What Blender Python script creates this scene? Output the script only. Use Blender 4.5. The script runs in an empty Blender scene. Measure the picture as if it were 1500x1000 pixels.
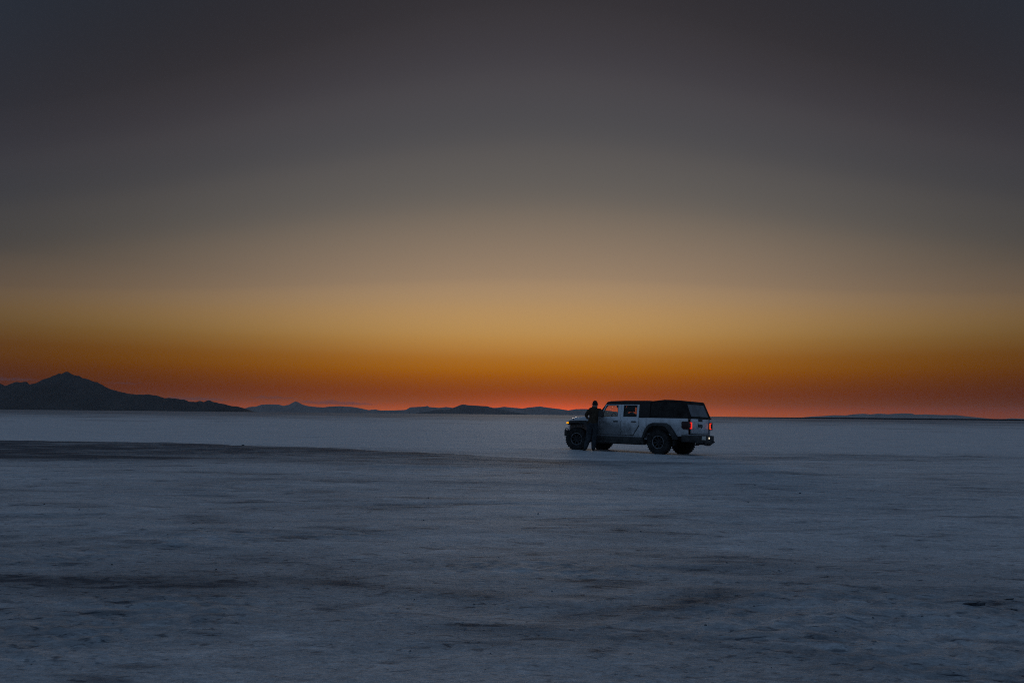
import bpy, bmesh, math, random
import numpy as np
from mathutils import Vector, Matrix, Euler

random.seed(7)
np.random.seed(7)
scene = bpy.context.scene
COL = scene.collection
R = math.radians

# ------------------------------------------------------------------ camera
CAM_H = 1.302
PITCH, ROLL = 0.098117, 0.0103
cam_data = bpy.data.cameras.new('camera')
cam_data.sensor_width = 36.0
cam_data.lens = 26.04
cam_data.clip_start = 0.1
cam_data.clip_end = 150000.0
cam = bpy.data.objects.new('camera', cam_data)
COL.objects.link(cam)
_r = Vector((1, 0, 0))
_u = Vector((0, -math.sin(PITCH), math.cos(PITCH)))
_w = Vector((0, math.cos(PITCH), math.sin(PITCH)))
_c, _s = math.cos(ROLL), math.sin(ROLL)
right = _c * _r + _s * _u
up = -_s * _r + _c * _u
cam.matrix_world = Matrix(((right.x, up.x, -_w.x, 0),
                           (right.y, up.y, -_w.y, 0),
                           (right.z, up.z, -_w.z, CAM_H),
                           (0, 0, 0, 1)))
scene.camera = cam

# ------------------------------------------------------------------ sky (dusk: the sun has set at azimuth 1.8 deg)
def lin(c):
    out = []
    for v in c:
        v = v / 255.0
        out.append(v / 12.92 if v <= 0.04045 else ((v + 0.055) / 1.055) ** 2.4)
    return tuple(out)

GLOW_AZ = R(1.8)
SKY = [(0.0, (204, 96, 40)), (0.5, (184, 82, 24)), (0.9, (156, 72, 6)), (1.9, (144, 68, 0)),
       (3.25, (164, 94, 0)), (4.6, (175, 117, 47)), (6.15, (185, 140, 79)), (8.5, (177, 142, 99)),
       (10.6, (155, 130, 104)), (15.8, (114, 104, 94)), (20.6, (86, 83, 83)), (25.6, (70, 67, 71)),
       (30.4, (54, 51, 55)), (40.0, (40, 41, 47))]
DOME = (0.067, 0.116, 0.197)

world = bpy.data.worlds.new('World')
scene.world = world
world.use_nodes = True
nt = world.node_tree
nt.nodes.clear()
N = nt.nodes.new
Lk = nt.links.new

def math_node(nt, op, a, b=None, c=None, clamp=False):
    n = nt.nodes.new('ShaderNodeMath')
    n.operation = op
    n.use_clamp = clamp
    for i, v in enumerate((a, b, c)):
        if v is None:
            continue
        if isinstance(v, (int, float)):
            n.inputs[i].default_value = v
        else:
            nt.links.new(v, n.inputs[i])
    return n.outputs[0]

tc = N('ShaderNodeTexCoord')
sep = N('ShaderNodeSeparateXYZ')
Lk(tc.outputs['Generated'], sep.inputs[0])
zc = math_node(nt, 'MAXIMUM', sep.outputs[2], 0.0)
el = math_node(nt, 'MULTIPLY', math_node(nt, 'ARCSINE', zc), 180 / math.pi)
az = math_node(nt, 'ARCTAN2', sep.outputs[0], sep.outputs[1])
az = math_node(nt, 'MULTIPLY', math_node(nt, 'ABSOLUTE', math_node(nt, 'SUBTRACT', az, GLOW_AZ)), 180 / math.pi)
wid = math_node(nt, 'MULTIPLY_ADD', math_node(nt, 'SUBTRACT', math_node(nt, 'MINIMUM', math_node(nt, 'MAXIMUM', el, 5.4), 22.0), 5.4), 2.2, 24.6)
q = math_node(nt, 'POWER', math_node(nt, 'DIVIDE', az, wid), 2.3)
rise = math_node(nt, 'DIVIDE', math_node(nt, 'SUBTRACT', el, 4.2), 6.0, clamp=True)
squash = math_node(nt, 'MULTIPLY', math_node(nt, 'MULTIPLY', math_node(nt, 'POWER', az, 2.0), 0.5 / 1156.0), rise)
squash = math_node(nt, 'MINIMUM', math_node(nt, 'ADD', squash, 1.0), 1.9)
el_s = math_node(nt, 'MULTIPLY', el, squash)
fall = math_node(nt, 'DIVIDE', 1.0, math_node(nt, 'ADD', q, 1.0))
ramp = N('ShaderNodeValToRGB')
ramp.color_ramp.interpolation = 'CARDINAL'
els = ramp.color_ramp.elements
for i, (e_, c_) in enumerate(SKY):
    pos = e_ / 40.0
    if i < 2:
        els[i].position = pos
        e = els[i]
    else:
        e = els.new(pos)
    e.color = lin(c_) + (1,)
Lk(math_node(nt, 'DIVIDE', el_s, 40.0), ramp.inputs[0])
glow = N('ShaderNodeVectorMath'); glow.operation = 'SCALE'
Lk(ramp.outputs[0], glow.inputs[0]); Lk(fall, glow.inputs['Scale'])
# the rest of the dusk sky: clear and blue, brighter away from the afterglow
dot = N('ShaderNodeVectorMath'); dot.operation = 'DOT_PRODUCT'
Lk(tc.outputs['Generated'], dot.inputs[0])
dot.inputs[1].default_value = (math.sin(GLOW_AZ), math.cos(GLOW_AZ), 0)
ang = math_node(nt, 'MULTIPLY', math_node(nt, 'ARCCOSINE', dot.outputs['Value']), 180 / math.pi)
mr = N('ShaderNodeMapRange'); mr.interpolation_type = 'SMOOTHSTEP'
Lk(ang, mr.inputs['Value'])
mr.inputs['From Min'].default_value = 30.0
mr.inputs['From Max'].default_value = 110.0
dome = N('ShaderNodeVectorMath'); dome.operation = 'SCALE'
dome.inputs[0].default_value = DOME
Lk(mr.outputs[0], dome.inputs['Scale'])
add = N('ShaderNodeVectorMath'); add.operation = 'ADD'
Lk(glow.outputs[0], add.inputs[0]); Lk(dome.outputs[0], add.inputs[1])
# the red ember right where the sun went under
ez = math_node(nt, 'POWER', math_node(nt, 'DIVIDE', math_node(nt, 'SUBTRACT', math_node(nt, 'ARCTAN2', sep.outputs[0], sep.outputs[1]), R(3.6)), R(6.5)), 2.0)
ee = math_node(nt, 'POWER', math_node(nt, 'DIVIDE', el, 1.05), 2.0)
eb = math_node(nt, 'EXPONENT', math_node(nt, 'MULTIPLY', math_node(nt, 'ADD', ez, ee), -1.0))
ember = N('ShaderNodeVectorMath'); ember.operation = 'SCALE'
ember.inputs[0].default_value = (0.42, 0.02, 0.004)
Lk(eb, ember.inputs['Scale'])
add2 = N('ShaderNodeVectorMath'); add2.operation = 'ADD'
Lk(add.outputs[0], add2.inputs[0]); Lk(ember.outputs[0], add2.inputs[1])
add = add2
bg = N('ShaderNodeBackground')
bg.inputs['Strength'].default_value = 1.0
Lk(add.outputs[0], bg.inputs['Color'])
wo = N('ShaderNodeOutputWorld')
Lk(bg.outputs[0], wo.inputs['Surface'])
world.cycles.sampling_method = 'MANUAL'
world.cycles.sample_map_resolution = 1024

# afterglow where the sun went down: broad, low and weak
sun_d = bpy.data.lights.new('sun', 'SUN')
sun_d.energy = 0.4
sun_d.angle = R(12)
sun_d.color = (1.0, 0.90, 0.82)
sun = bpy.data.objects.new('sun', sun_d)
COL.objects.link(sun)
_sd = Vector((math.sin(GLOW_AZ) * math.cos(R(4)), math.cos(GLOW_AZ) * math.cos(R(4)), math.sin(R(4))))
sun.rotation_euler = _sd.to_track_quat('Z', 'Y').to_euler()

scene.view_settings.view_transform = 'Standard'
scene.view_settings.look = 'None'
scene.view_settings.exposure = 0.0
scene.view_settings.gamma = 1.0
scene.view_settings.use_curve_mapping = False
scene.cycles.use_denoising = False
scene.cycles.filter_width = 1.1
scene.cycles.volume_bounces = 1
scene.cycles.max_bounces = 8
scene.cycles.transparent_max_bounces = 16

# ------------------------------------------------------------------ helpers
def tag(o, label=None, cat=None, group=None, kind=None):
    if label: o['label'] = label
    if cat: o['category'] = cat
    if group: o['group'] = group
    if kind: o['kind'] = kind
    return o

def link_mesh(name, me, mat, parent=None):
    o = bpy.data.objects.new(name, me)
    COL.objects.link(o)
    if mat is not None:
        me.materials.append(mat)
    if parent is not None:
        o.parent = parent
    return o

def finish(bm, bevel=0.0, seg=1, ang=28):
    bmesh.ops.recalc_face_normals(bm, faces=bm.faces[:])
    if bevel > 0:
        es = [e for e in bm.edges if len(e.link_faces) == 2 and e.calc_face_angle(0) > R(ang)]
        bmesh.ops.bevel(bm, geom=es, offset=bevel, segments=seg, affect='EDGES', profile=0.6, clamp_overlap=True)

def mk(name, bm, mat, parent=None, bevel=0.0, seg=1, smooth=None):
    finish(bm, bevel, seg)
    me = bpy.data.meshes.new(name)
    if smooth is not None:
        for f in bm.faces: f.smooth = True
        for e in bm.edges:
            if len(e.link_faces) == 2 and e.calc_face_angle(0) > R(smooth): e.smooth = False
    bm.to_mesh(me)
    bm.free()
    return link_mesh(name, me, mat, parent)

def box(bm, x0, x1, y0, y1, z0, z1):
    vs = [bm.verts.new(p) for p in ((x0, y0, z0), (x1, y0, z0), (x1, y1, z0), (x0, y1, z0),
                                    (x0, y0, z1), (x1, y0, z1), (x1, y1, z1), (x0, y1, z1))]
    for f in ((0, 3, 2, 1), (4, 5, 6, 7), (0, 1, 5, 4), (1, 2, 6, 5), (2, 3, 7, 6), (3, 0, 4, 7)):
        bm.faces.new([vs[i] for i in f])
    return vs

def prism(bm, pts, y0, y1):
    """xz outline pushed from y0 to y1"""
    a = [bm.verts.new((x, y0, z)) for x, z in pts]
    b = [bm.verts.new((x, y1, z)) for x, z in pts]
    n = len(pts)
    bm.faces.new(a[::-1]); bm.faces.new(b)
    for i in range(n):
        bm.faces.new((a[i], a[(i + 1) % n], b[(i + 1) % n], b[i]))
    return a + b

def lathe(bm, prof, seg=40):
    """profile of (r, y) turned round the y axis"""
    rings = []
    for k in range(seg):
        a = 2 * math.pi * k / seg
        rings.append([bm.verts.new((r * math.cos(a), y, r * math.sin(a))) for r, y in prof])
    for k in range(seg):
        A, B = rings[k], rings[(k + 1) % seg]
        for i in range(len(prof) - 1):
            try: bm.faces.new((A[i], A[i + 1], B[i + 1], B[i]))
            except ValueError: pass

def tube(bm, pts, r, seg=8, rr=None):
    rings = []
    n = len(pts)
    P = [Vector(p) for p in pts]
    for i in range(n):
        d = (P[min(i + 1, n - 1)] - P[max(i - 1, 0)]).normalized()
        ref = Vector((0, 0, 1)) if abs(d.z) < 0.9 else Vector((1, 0, 0))
        u = d.cross(ref).normalized(); v = d.cross(u)
        q = r if rr is None else rr[i]
        rings.append([bm.verts.new(P[i] + (u * math.cos(2 * math.pi * k / seg) + v * math.sin(2 * math.pi * k / seg)) * q) for k in range(seg)])
    for i in range(n - 1):
        for k in range(seg):
            bm.faces.new((rings[i][k], rings[i][(k + 1) % seg], rings[i + 1][(k + 1) % seg], rings[i + 1][k]))
    bm.faces.new(rings[0][::-1]); bm.faces.new(rings[-1])

# numpy gradient noise
_P = np.random.permutation(4096)
_G = np.random.rand(4096) * 2 * math.pi
def perlin(x, y, seed=0):
    xi = np.floor(x).astype(np.int64); yi = np.floor(y).astype(np.int64)
    xf = x - xi; yf = y - yi
    def g(ix, iy, dx, dy):
        h = _G[(_P[(ix + seed * 57) & 4095] + iy * 131) & 4095]
        h = _G[(_P[(ix + seed * 57) & 4095] + _P[(iy + seed * 91) & 4095] * 7) & 4095]
        return np.cos(h) * dx + np.sin(h) * dy
    u = xf * xf * xf * (xf * (xf * 6 - 15) + 10); v = yf * yf * yf * (yf * (yf * 6 - 15) + 10)
    a = g(xi, yi, xf, yf); b = g(xi + 1, yi, xf - 1, yf)
    c = g(xi, yi + 1, xf, yf - 1); d = g(xi + 1, yi + 1, xf - 1, yf - 1)
    return (a + (b - a) * u) * (1 - v) + (c + (d - c) * u) * v

def sst(x, a, b):
    t = np.clip((x - a) / (b - a), 0, 1)
    return t * t * (3 - 2 * t)

# ------------------------------------------------------------------ materials
def new_mat(name):
    m = bpy.data.materials.new(name)
    m.use_nodes = True
    return m, m.node_tree, m.node_tree.nodes['Principled BSDF']

def simple(name, col, rough=0.6, metal=0.0, spec=0.4, noise=0.0, scale=6.0, bump=0.0):
    m, t, b = new_mat(name)
    b.inputs['Base Color'].default_value = col + (1,)
    b.inputs['Roughness'].default_value = rough
    b.inputs['Metallic'].default_value = metal
    b.inputs['Specular IOR Level'].default_value = spec
    if noise > 0 or bump > 0:
        co = t.nodes.new('ShaderNodeTexCoord')
        no = t.nodes.new('ShaderNodeTexNoise')
        no.inputs['Scale'].default_value = scale
        no.inputs['Detail'].default_value = 6
        t.links.new(co.outputs['Object'], no.inputs['Vector'])
        if noise > 0:
            mx = t.nodes.new('ShaderNodeMix'); mx.data_type = 'RGBA'
            mx.inputs['A'].default_value = tuple(c * (1 - noise) for c in col) + (1,)
            mx.inputs['B'].default_value = tuple(min(1, c * (1 + noise)) for c in col) + (1,)
            rp = t.nodes.new('ShaderNodeMapRange')
            rp.inputs['From Min'].default_value = 0.35; rp.inputs['From Max'].default_value = 0.65
            t.links.new(no.outputs['Fac'], rp.inputs['Value'])
            t.links.new(rp.outputs[0], mx.inputs['Factor'])
            t.links.new(mx.outputs['Result'], b.inputs['Base Color'])
        if bump > 0:
            bp = t.nodes.new('ShaderNodeBump'); bp.inputs['Strength'].default_value = bump
            bp.inputs['Distance'].default_value = 0.01
            t.links.new(no.outputs['Fac'], bp.inputs['Height'])
            t.links.new(bp.outputs[0], b.inputs['Normal'])
    return m

def emit(name, col, s):
    m, t, b = new_mat(name)
    b.inputs['Base Color'].default_value = col + (1,)
    b.inputs['Emission Color'].default_value = col + (1,)
    b.inputs['Emission Strength'].default_value = s
    return m

def paint_mat():
    """white car paint under a mottled coat of salt and mud, heavier low down"""
    m, t, b = new_mat('white_paint')
    co = t.nodes.new('ShaderNodeTexCoord')
    sp = t.nodes.new('ShaderNodeSeparateXYZ'); t.links.new(co.outputs['Object'], sp.inputs[0])
    n1 = t.nodes.new('ShaderNodeTexNoise'); n1.inputs['Scale'].default_value = 2.6; n1.inputs['Detail'].default_value = 8; n1.inputs['Roughness'].default_value = 0.65
    n2 = t.nodes.new('ShaderNodeTexNoise'); n2.inputs['Scale'].default_value = 16; n2.inputs['Detail'].default_value = 5
    t.links.new(co.outputs['Object'], n1.inputs['Vector']); t.links.new(co.outputs['Object'], n2.inputs['Vector'])
    lo = t.nodes.new('ShaderNodeMapRange')
    lo.inputs['From Min'].default_value = 1.25; lo.inputs['From Max'].default_value = 0.55
    lo.inputs['To Min'].default_value = -0.06; lo.inputs['To Max'].default_value = 0.34
    t.links.new(sp.outputs[2], lo.inputs['Value'])
    # splash thrown back by the front wheels onto the front doors
    dx = math_node(t, 'POWER', math_node(t, 'DIVIDE', math_node(t, 'SUBTRACT', sp.outputs[0], 0.35), 0.75), 2.0)
    dz = math_node(t, 'POWER', math_node(t, 'DIVIDE', math_node(t, 'SUBTRACT', sp.outputs[2], 0.72), 0.42), 2.0)
    spl = math_node(t, 'MULTIPLY', math_node(t, 'EXPONENT', math_node(t, 'MULTIPLY', math_node(t, 'ADD', dx, dz), -1.0)), 0.42)
    a = math_node(t, 'ADD', math_node(t, 'ADD', n1.outputs['Fac'], spl), lo.outputs[0])
    a = math_node(t, 'MULTIPLY_ADD', n2.outputs['Fac'], 0.25, a)
    f = t.nodes.new('ShaderNodeMapRange')
    f.inputs['From Min'].default_value = 0.63; f.inputs['From Max'].default_value = 1.06
    f.inputs['To Max'].default_value = 0.86
    t.links.new(a, f.inputs['Value'])
    mx = t.nodes.new('ShaderNodeMix'); mx.data_type = 'RGBA'
    mx.inputs['A'].default_value = (0.80, 0.81, 0.82, 1)
    mx.inputs['B'].default_value = (0.135, 0.135, 0.14, 1)
    t.links.new(f.outputs[0], mx.inputs['Factor'])
    t.links.new(mx.outputs['Result'], b.inputs['Base Color'])
    rr = t.nodes.new('ShaderNodeMapRange')
    rr.inputs['To Min'].default_value = 0.26; rr.inputs['To Max'].default_value = 0.8
    t.links.new(f.outputs[0], rr.inputs['Value'])
    t.links.new(rr.outputs[0], b.inputs['Roughness'])
    return m

def glass_mat(name, tint, dust):
    m, t, b = new_mat(name)
    t.nodes.remove(b)
    out = t.nodes['Material Output']
    tr = t.nodes.new('ShaderNodeBsdfTransparent'); tr.inputs['Color'].default_value = tint + (1,)
    gl = t.nodes.new('ShaderNodeBsdfGlossy'); gl.inputs['Roughness'].default_value = 0.05
    lw = t.nodes.new('ShaderNodeLayerWeight'); lw.inputs['Blend'].default_value = 0.5
    frv = math_node(t, 'MULTIPLY_ADD', math_node(t, 'POWER', lw.outputs['Facing'], 4.0), 0.9, 0.025)
    m1 = t.nodes.new('ShaderNodeMixShader')
    t.links.new(frv, m1.inputs[0]); t.links.new(tr.outputs[0], m1.inputs[1]); t.links.new(gl.outputs[0], m1.inputs[2])
    df = t.nodes.new('ShaderNodeBsdfDiffuse'); df.inputs['Color'].default_value = (0.5, 0.48, 0.45, 1)
    tl = t.nodes.new('ShaderNodeBsdfTranslucent'); tl.inputs['Color'].default_value = (0.6, 0.56, 0.5, 1)
    md = t.nodes.new('ShaderNodeMixShader'); md.inputs[0].default_value = 0.5
    t.links.new(df.outputs[0], md.inputs[1]); t.links.new(tl.outputs[0], md.inputs[2])
    m2 = t.nodes.new('ShaderNodeMixShader'); m2.inputs[0].default_value = dust
    t.links.new(m1.outputs[0], m2.inputs[1]); t.links.new(md.outputs[0], m2.inputs[2])
    t.links.new(m2.outputs[0], out.inputs['Surface'])
    return m

M = {}
M['paint'] = paint_mat()
M['black'] = simple('black_plastic', (0.048, 0.046, 0.044), 0.75, noise=0.4, scale=5)
M['canvas'] = simple('black_canvas', (0.040, 0.036, 0.033), 0.95, spec=0.1, noise=0.35, scale=4, bump=0.3)
M['roof'] = simple('black_hardtop', (0.038, 0.036, 0.035), 0.7, spec=0.25)
M['rubber'] = simple('tyre_rubber', (0.036, 0.035, 0.034), 0.9, spec=0.15, noise=0.4, scale=7)
M['rim'] = simple('dark_rim', (0.045, 0.046, 0.048), 0.45, metal=0.6)
M['lip'] = simple('worn_rim_lip', (0.24, 0.245, 0.255), 0.4, metal=0.7, noise=.5, scale=9)
M['interior'] = simple('dark_interior', (0.02, 0.02, 0.022), 0.85, spec=0.2)
M['steel'] = simple('dull_steel', (0.05, 0.05, 0.055), 0.6, metal=0.5)
M['vinyl'] = simple('dusty_vinyl_window', (0.17, 0.18, 0.19), 0.45, noise=0.2, scale=3)
M['glass'] = glass_mat('clear_window_glass', (0.93, 0.95, 0.93), 0.04)
M['tint'] = glass_mat('tinted_window_glass', (0.55, 0.57, 0.56), 0.03)
M['red_on'] = emit('tail_lamp_lit', (1.0, 0.014, 0.018), 0.75)
M['red_core'] = emit('tail_lamp_core', (1.0, 0.12, 0.015), 1.0)
M['red_dark'] = simple('dark_red_lens', (0.03, 0.006, 0.007), 0.25)
M['amber'] = emit('amber_marker', (1.0, 0.40, 0.0), 0.95)
M['warm'] = emit('warm_white_lamp', (1.0, 0.85, 0.6), 0.75)
M['plate'] = simple('licence_plate', (0.62, 0.62, 0.56), 0.5, noise=0.25, scale=14)
M['mirror'] = simple('mirror_glass', (0.8, 0.82, 0.8), 0.04, metal=1.0)
M['lens'] = simple('lamp_lens', (0.55, 0.57, 0.6), 0.12, spec=0.6)
M['skin'] = simple('skin', (0.30, 0.185, 0.135), 0.6)
M['shirt'] = simple('dark_olive_cotton', (0.060, 0.044, 0.030), 0.95, spec=0.1, noise=0.25, scale=9)
M['jeans'] = simple('dark_blue_denim', (0.052, 0.056, 0.062), 0.95, spec=0.1, noise=0.3, scale=12)
M['boot'] = simple('brown_leather', (0.05, 0.035, 0.026), 0.7)
M['hair'] = simple('dark_hair', (0.03, 0.024, 0.02), 0.8)
M['stone'] = simple('dark_mud_clod', (0.085, 0.088, 0.095), 0.95, spec=0.1, noise=0.5, scale=30, bump=0.6)
M['crumb'] = simple('grey_salt_crumb', (0.36, 0.36, 0.37), 0.95, spec=0.1, noise=0.45, scale=25)

def ground_mat():
    m, t, b = new_mat('salt_crust')
    nn = t.nodes.new
    co = nn('ShaderNodeTexCoord')
    def noise(sx, sy, detail, rough=0.55, dist=0.0, off=0.0):
        mp = nn('ShaderNodeMapping'); mp.inputs['Scale'].default_value = (sx, sy, 1); mp.inputs['Location'].default_value = (off, off * 1.7, 0)
        t.links.new(co.outputs['Object'], mp.inputs['Vector'])
        n = nn('ShaderNodeTexNoise'); n.inputs['Scale'].default_value = 1.0; n.inputs['Detail'].default_value = detail
        n.inputs['Roughness'].default_value = rough; n.inputs['Distortion'].default_value = dist
        t.links.new(mp.outputs[0], n.inputs['Vector'])
        return n.outputs['Fac']
    big = noise(0.10, 0.16, 4, off=3.1)
    mid = noise(0.45, 1.05, 6, 0.6, 0.6, off=11.0)
    sml = noise(2.2, 4.4, 7, 0.62, 0.4, off=5.3)
    grain = noise(60, 60, 3, 0.7)
    def att(n):
        a = nn('ShaderNodeAttribute'); a.attribute_name = n; a.attribute_type = 'GEOMETRY'
        return a.outputs['Fac']
    damp_shade, pale = att('damp_shade'), att('pale')
    def mrange(v, a, bb, c=0.0, d=1.0, st='SMOOTHSTEP'):
        k = nn('ShaderNodeMapRange'); k.interpolation_type = st
        k.inputs['From Min'].default_value = a; k.inputs['From Max'].default_value = bb
        k.inputs['To Min'].default_value = c; k.inputs['To Max'].default_value = d
        t.links.new(v, k.inputs['Value']); return k.outputs[0]
    # streaks of darker crust
    s1 = mrange(mid, 0.46, 0.74)
    s2 = mrange(sml, 0.50, 0.72)
    s3 = mrange(big, 0.42, 0.66)
    w = math_node(t, 'ADD', math_node(t, 'MULTIPLY', s1, 0.30), math_node(t, 'MULTIPLY', s2, 0.20))
    w = math_node(t, 'MULTIPLY_ADD', s3, 0.16, w)
    # thin lens-shaped streaks of darker crust, at several sizes
    for (sx, sy, amp, off) in ((0.35, 1.0, 0.32, 31.0), (0.9, 2.5, 0.34, 43.0), (2.4, 6.0, 0.36, 57.0), (6.0, 13.0, 0.40, 71.0), (13.0, 22.0, 0.40, 83.0)):
        ln = noise(sx, sy, 3, 0.5, 0.8, off=off)
        w = math_node(t, 'MULTIPLY_ADD', mrange(ln, 0.60, 0.72), amp, w)
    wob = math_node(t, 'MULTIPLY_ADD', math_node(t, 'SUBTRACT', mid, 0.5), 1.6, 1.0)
    d2 = math_node(t, 'MULTIPLY', damp_shade, wob)
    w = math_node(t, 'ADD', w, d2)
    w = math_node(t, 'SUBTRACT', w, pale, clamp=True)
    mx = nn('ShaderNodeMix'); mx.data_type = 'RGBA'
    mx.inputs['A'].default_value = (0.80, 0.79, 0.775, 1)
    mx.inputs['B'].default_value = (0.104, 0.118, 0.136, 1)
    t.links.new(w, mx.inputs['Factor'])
    # faint brown mud tint in large patches
    br = nn('ShaderNodeMix'); br.data_type = 'RGBA'; br.blend_type = 'MULTIPLY'
    br.inputs['B'].default_value = (0.98, 0.86, 0.76, 1)
    t.links.new(math_node(t, 'MULTIPLY', mrange(noise(0.35, 0.5, 3, off=21.0), 0.52, 0.70), 0.06), br.inputs['Factor'])
    t.links.new(mx.outputs['Result'], br.inputs['A'])
    gr = nn('ShaderNodeMix'); gr.data_type = 'RGBA'; gr.blend_type = 'MULTIPLY'; gr.inputs['Factor'].default_value = 1.0
    gcol = nn('ShaderNodeCombineColor')
    g2 = noise(17, 26, 4, 0.7, off=4.4)
    gsum = math_node(t, 'MULTIPLY_ADD', g2, 0.55, math_node(t, 'MULTIPLY', grain, 0.45))
    gv = mrange(gsum, 0.30, 0.70, 0.50, 1.22, 'LINEAR')
    for (sx, sy, amp, off) in ((0.5, 1.7, 0.16, 91.0), (1.7, 5.0, 0.20, 97.0), (5.5, 13.0, 0.18, 103.0)):
        gv = math_node(t, 'MULTIPLY_ADD', mrange(noise(sx, sy, 3, 0.5, 0.8, off=off), 0.57, 0.70), amp, gv)
    for k in range(3): t.links.new(gv, gcol.inputs[k])
    t.links.new(br.outputs['Result'], gr.inputs['A']); t.links.new(gcol.outputs[0], gr.inputs['B'])
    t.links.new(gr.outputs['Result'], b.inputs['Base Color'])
    b.inputs['Roughness'].default_value = 0.85
    b.inputs['Specular IOR Level'].default_value = 0.12
    bp = nn('ShaderNodeBump'); bp.inputs['Strength'].default_value = 0.9; bp.inputs['Distance'].default_value = 0.018
    hh = math_node(t, 'MULTIPLY_ADD', noise(14, 22, 6, 0.65, off=2.0), 1.0, math_node(t, 'MULTIPLY', grain, 0.25))
    t.links.new(hh, bp.inputs['Height']); t.links.new(bp.outputs[0], b.inputs['Normal'])
    return m
M['ground'] = ground_mat()

# ------------------------------------------------------------------ truck pose (needed by the ground under it)
TX, TY, TYAW, TLEAN, TPIT = 4.297, 27.209, 2.40807, 0.0260, 0.0027
T_FWD = np.array([math.cos(TYAW), math.sin(TYAW)])
T_LEFT = np.array([-math.sin(TYAW), math.cos(TYAW)])

# ------------------------------------------------------------------ salt flat
# crest of the low bank: x, y of its line, its height, how dark its camera-side slope is coloured, how wide that slope
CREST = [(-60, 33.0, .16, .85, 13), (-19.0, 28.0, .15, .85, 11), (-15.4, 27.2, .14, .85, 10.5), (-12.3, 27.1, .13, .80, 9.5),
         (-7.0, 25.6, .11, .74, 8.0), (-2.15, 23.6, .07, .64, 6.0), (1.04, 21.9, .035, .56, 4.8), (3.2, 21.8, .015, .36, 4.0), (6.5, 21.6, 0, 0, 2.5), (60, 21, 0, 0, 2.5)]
BLOBS = [(-3.3, 5.6, 1.5, .28, .46), (-2.2, 5.75, 1.2, .22, .36), (-13.2, 20.3, 4.0, .55, .55), (-9.5, 20.4, 2.2, .35, .25), (-2.9, 4.3, .6, .25, .15),
         (3.3, 5.26, .22, .05, .5), (-1.1, 11.6, 1.3, .25, .3), (-3.4, 14.5, 1.5, .5, .3), (-.6, 14.0, 1.2, .3, .22), (9.5, 24.5, 5, 1.0, .3),
         (14, 26, 5, .8, .25), (7.5, 17, 2.4, .3, .2), (-6, 15.5, 2.6, .4, .2), (3.6, 5.5, .5, .3, .18), (6.2, 21.2, 3.5, .35, .25),
         (-1.9, 3.92, .14, .04, .5), (2.1, 9.0, 1.6, .16, .2), (-5, 9, 2.2, .25, .2), (1.5, 6.4, 1.2, .14, .2)]
PALES = [(-1.25, 4.43, .22, .07, .35), (8.2, 24.9, 3.5, .4, .25), (1.6, 30.5, 7, 2.5, .22), (-12, 36, 14, 4, .15), (6.9, 29.2, 3.5, 1.2, .2), (0.9, 12, 2.2, .3, .15),
         (-.4, 6.2, 1.2, .15, .15), (1.6, 4.7, .6, .1, .15)]

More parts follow.
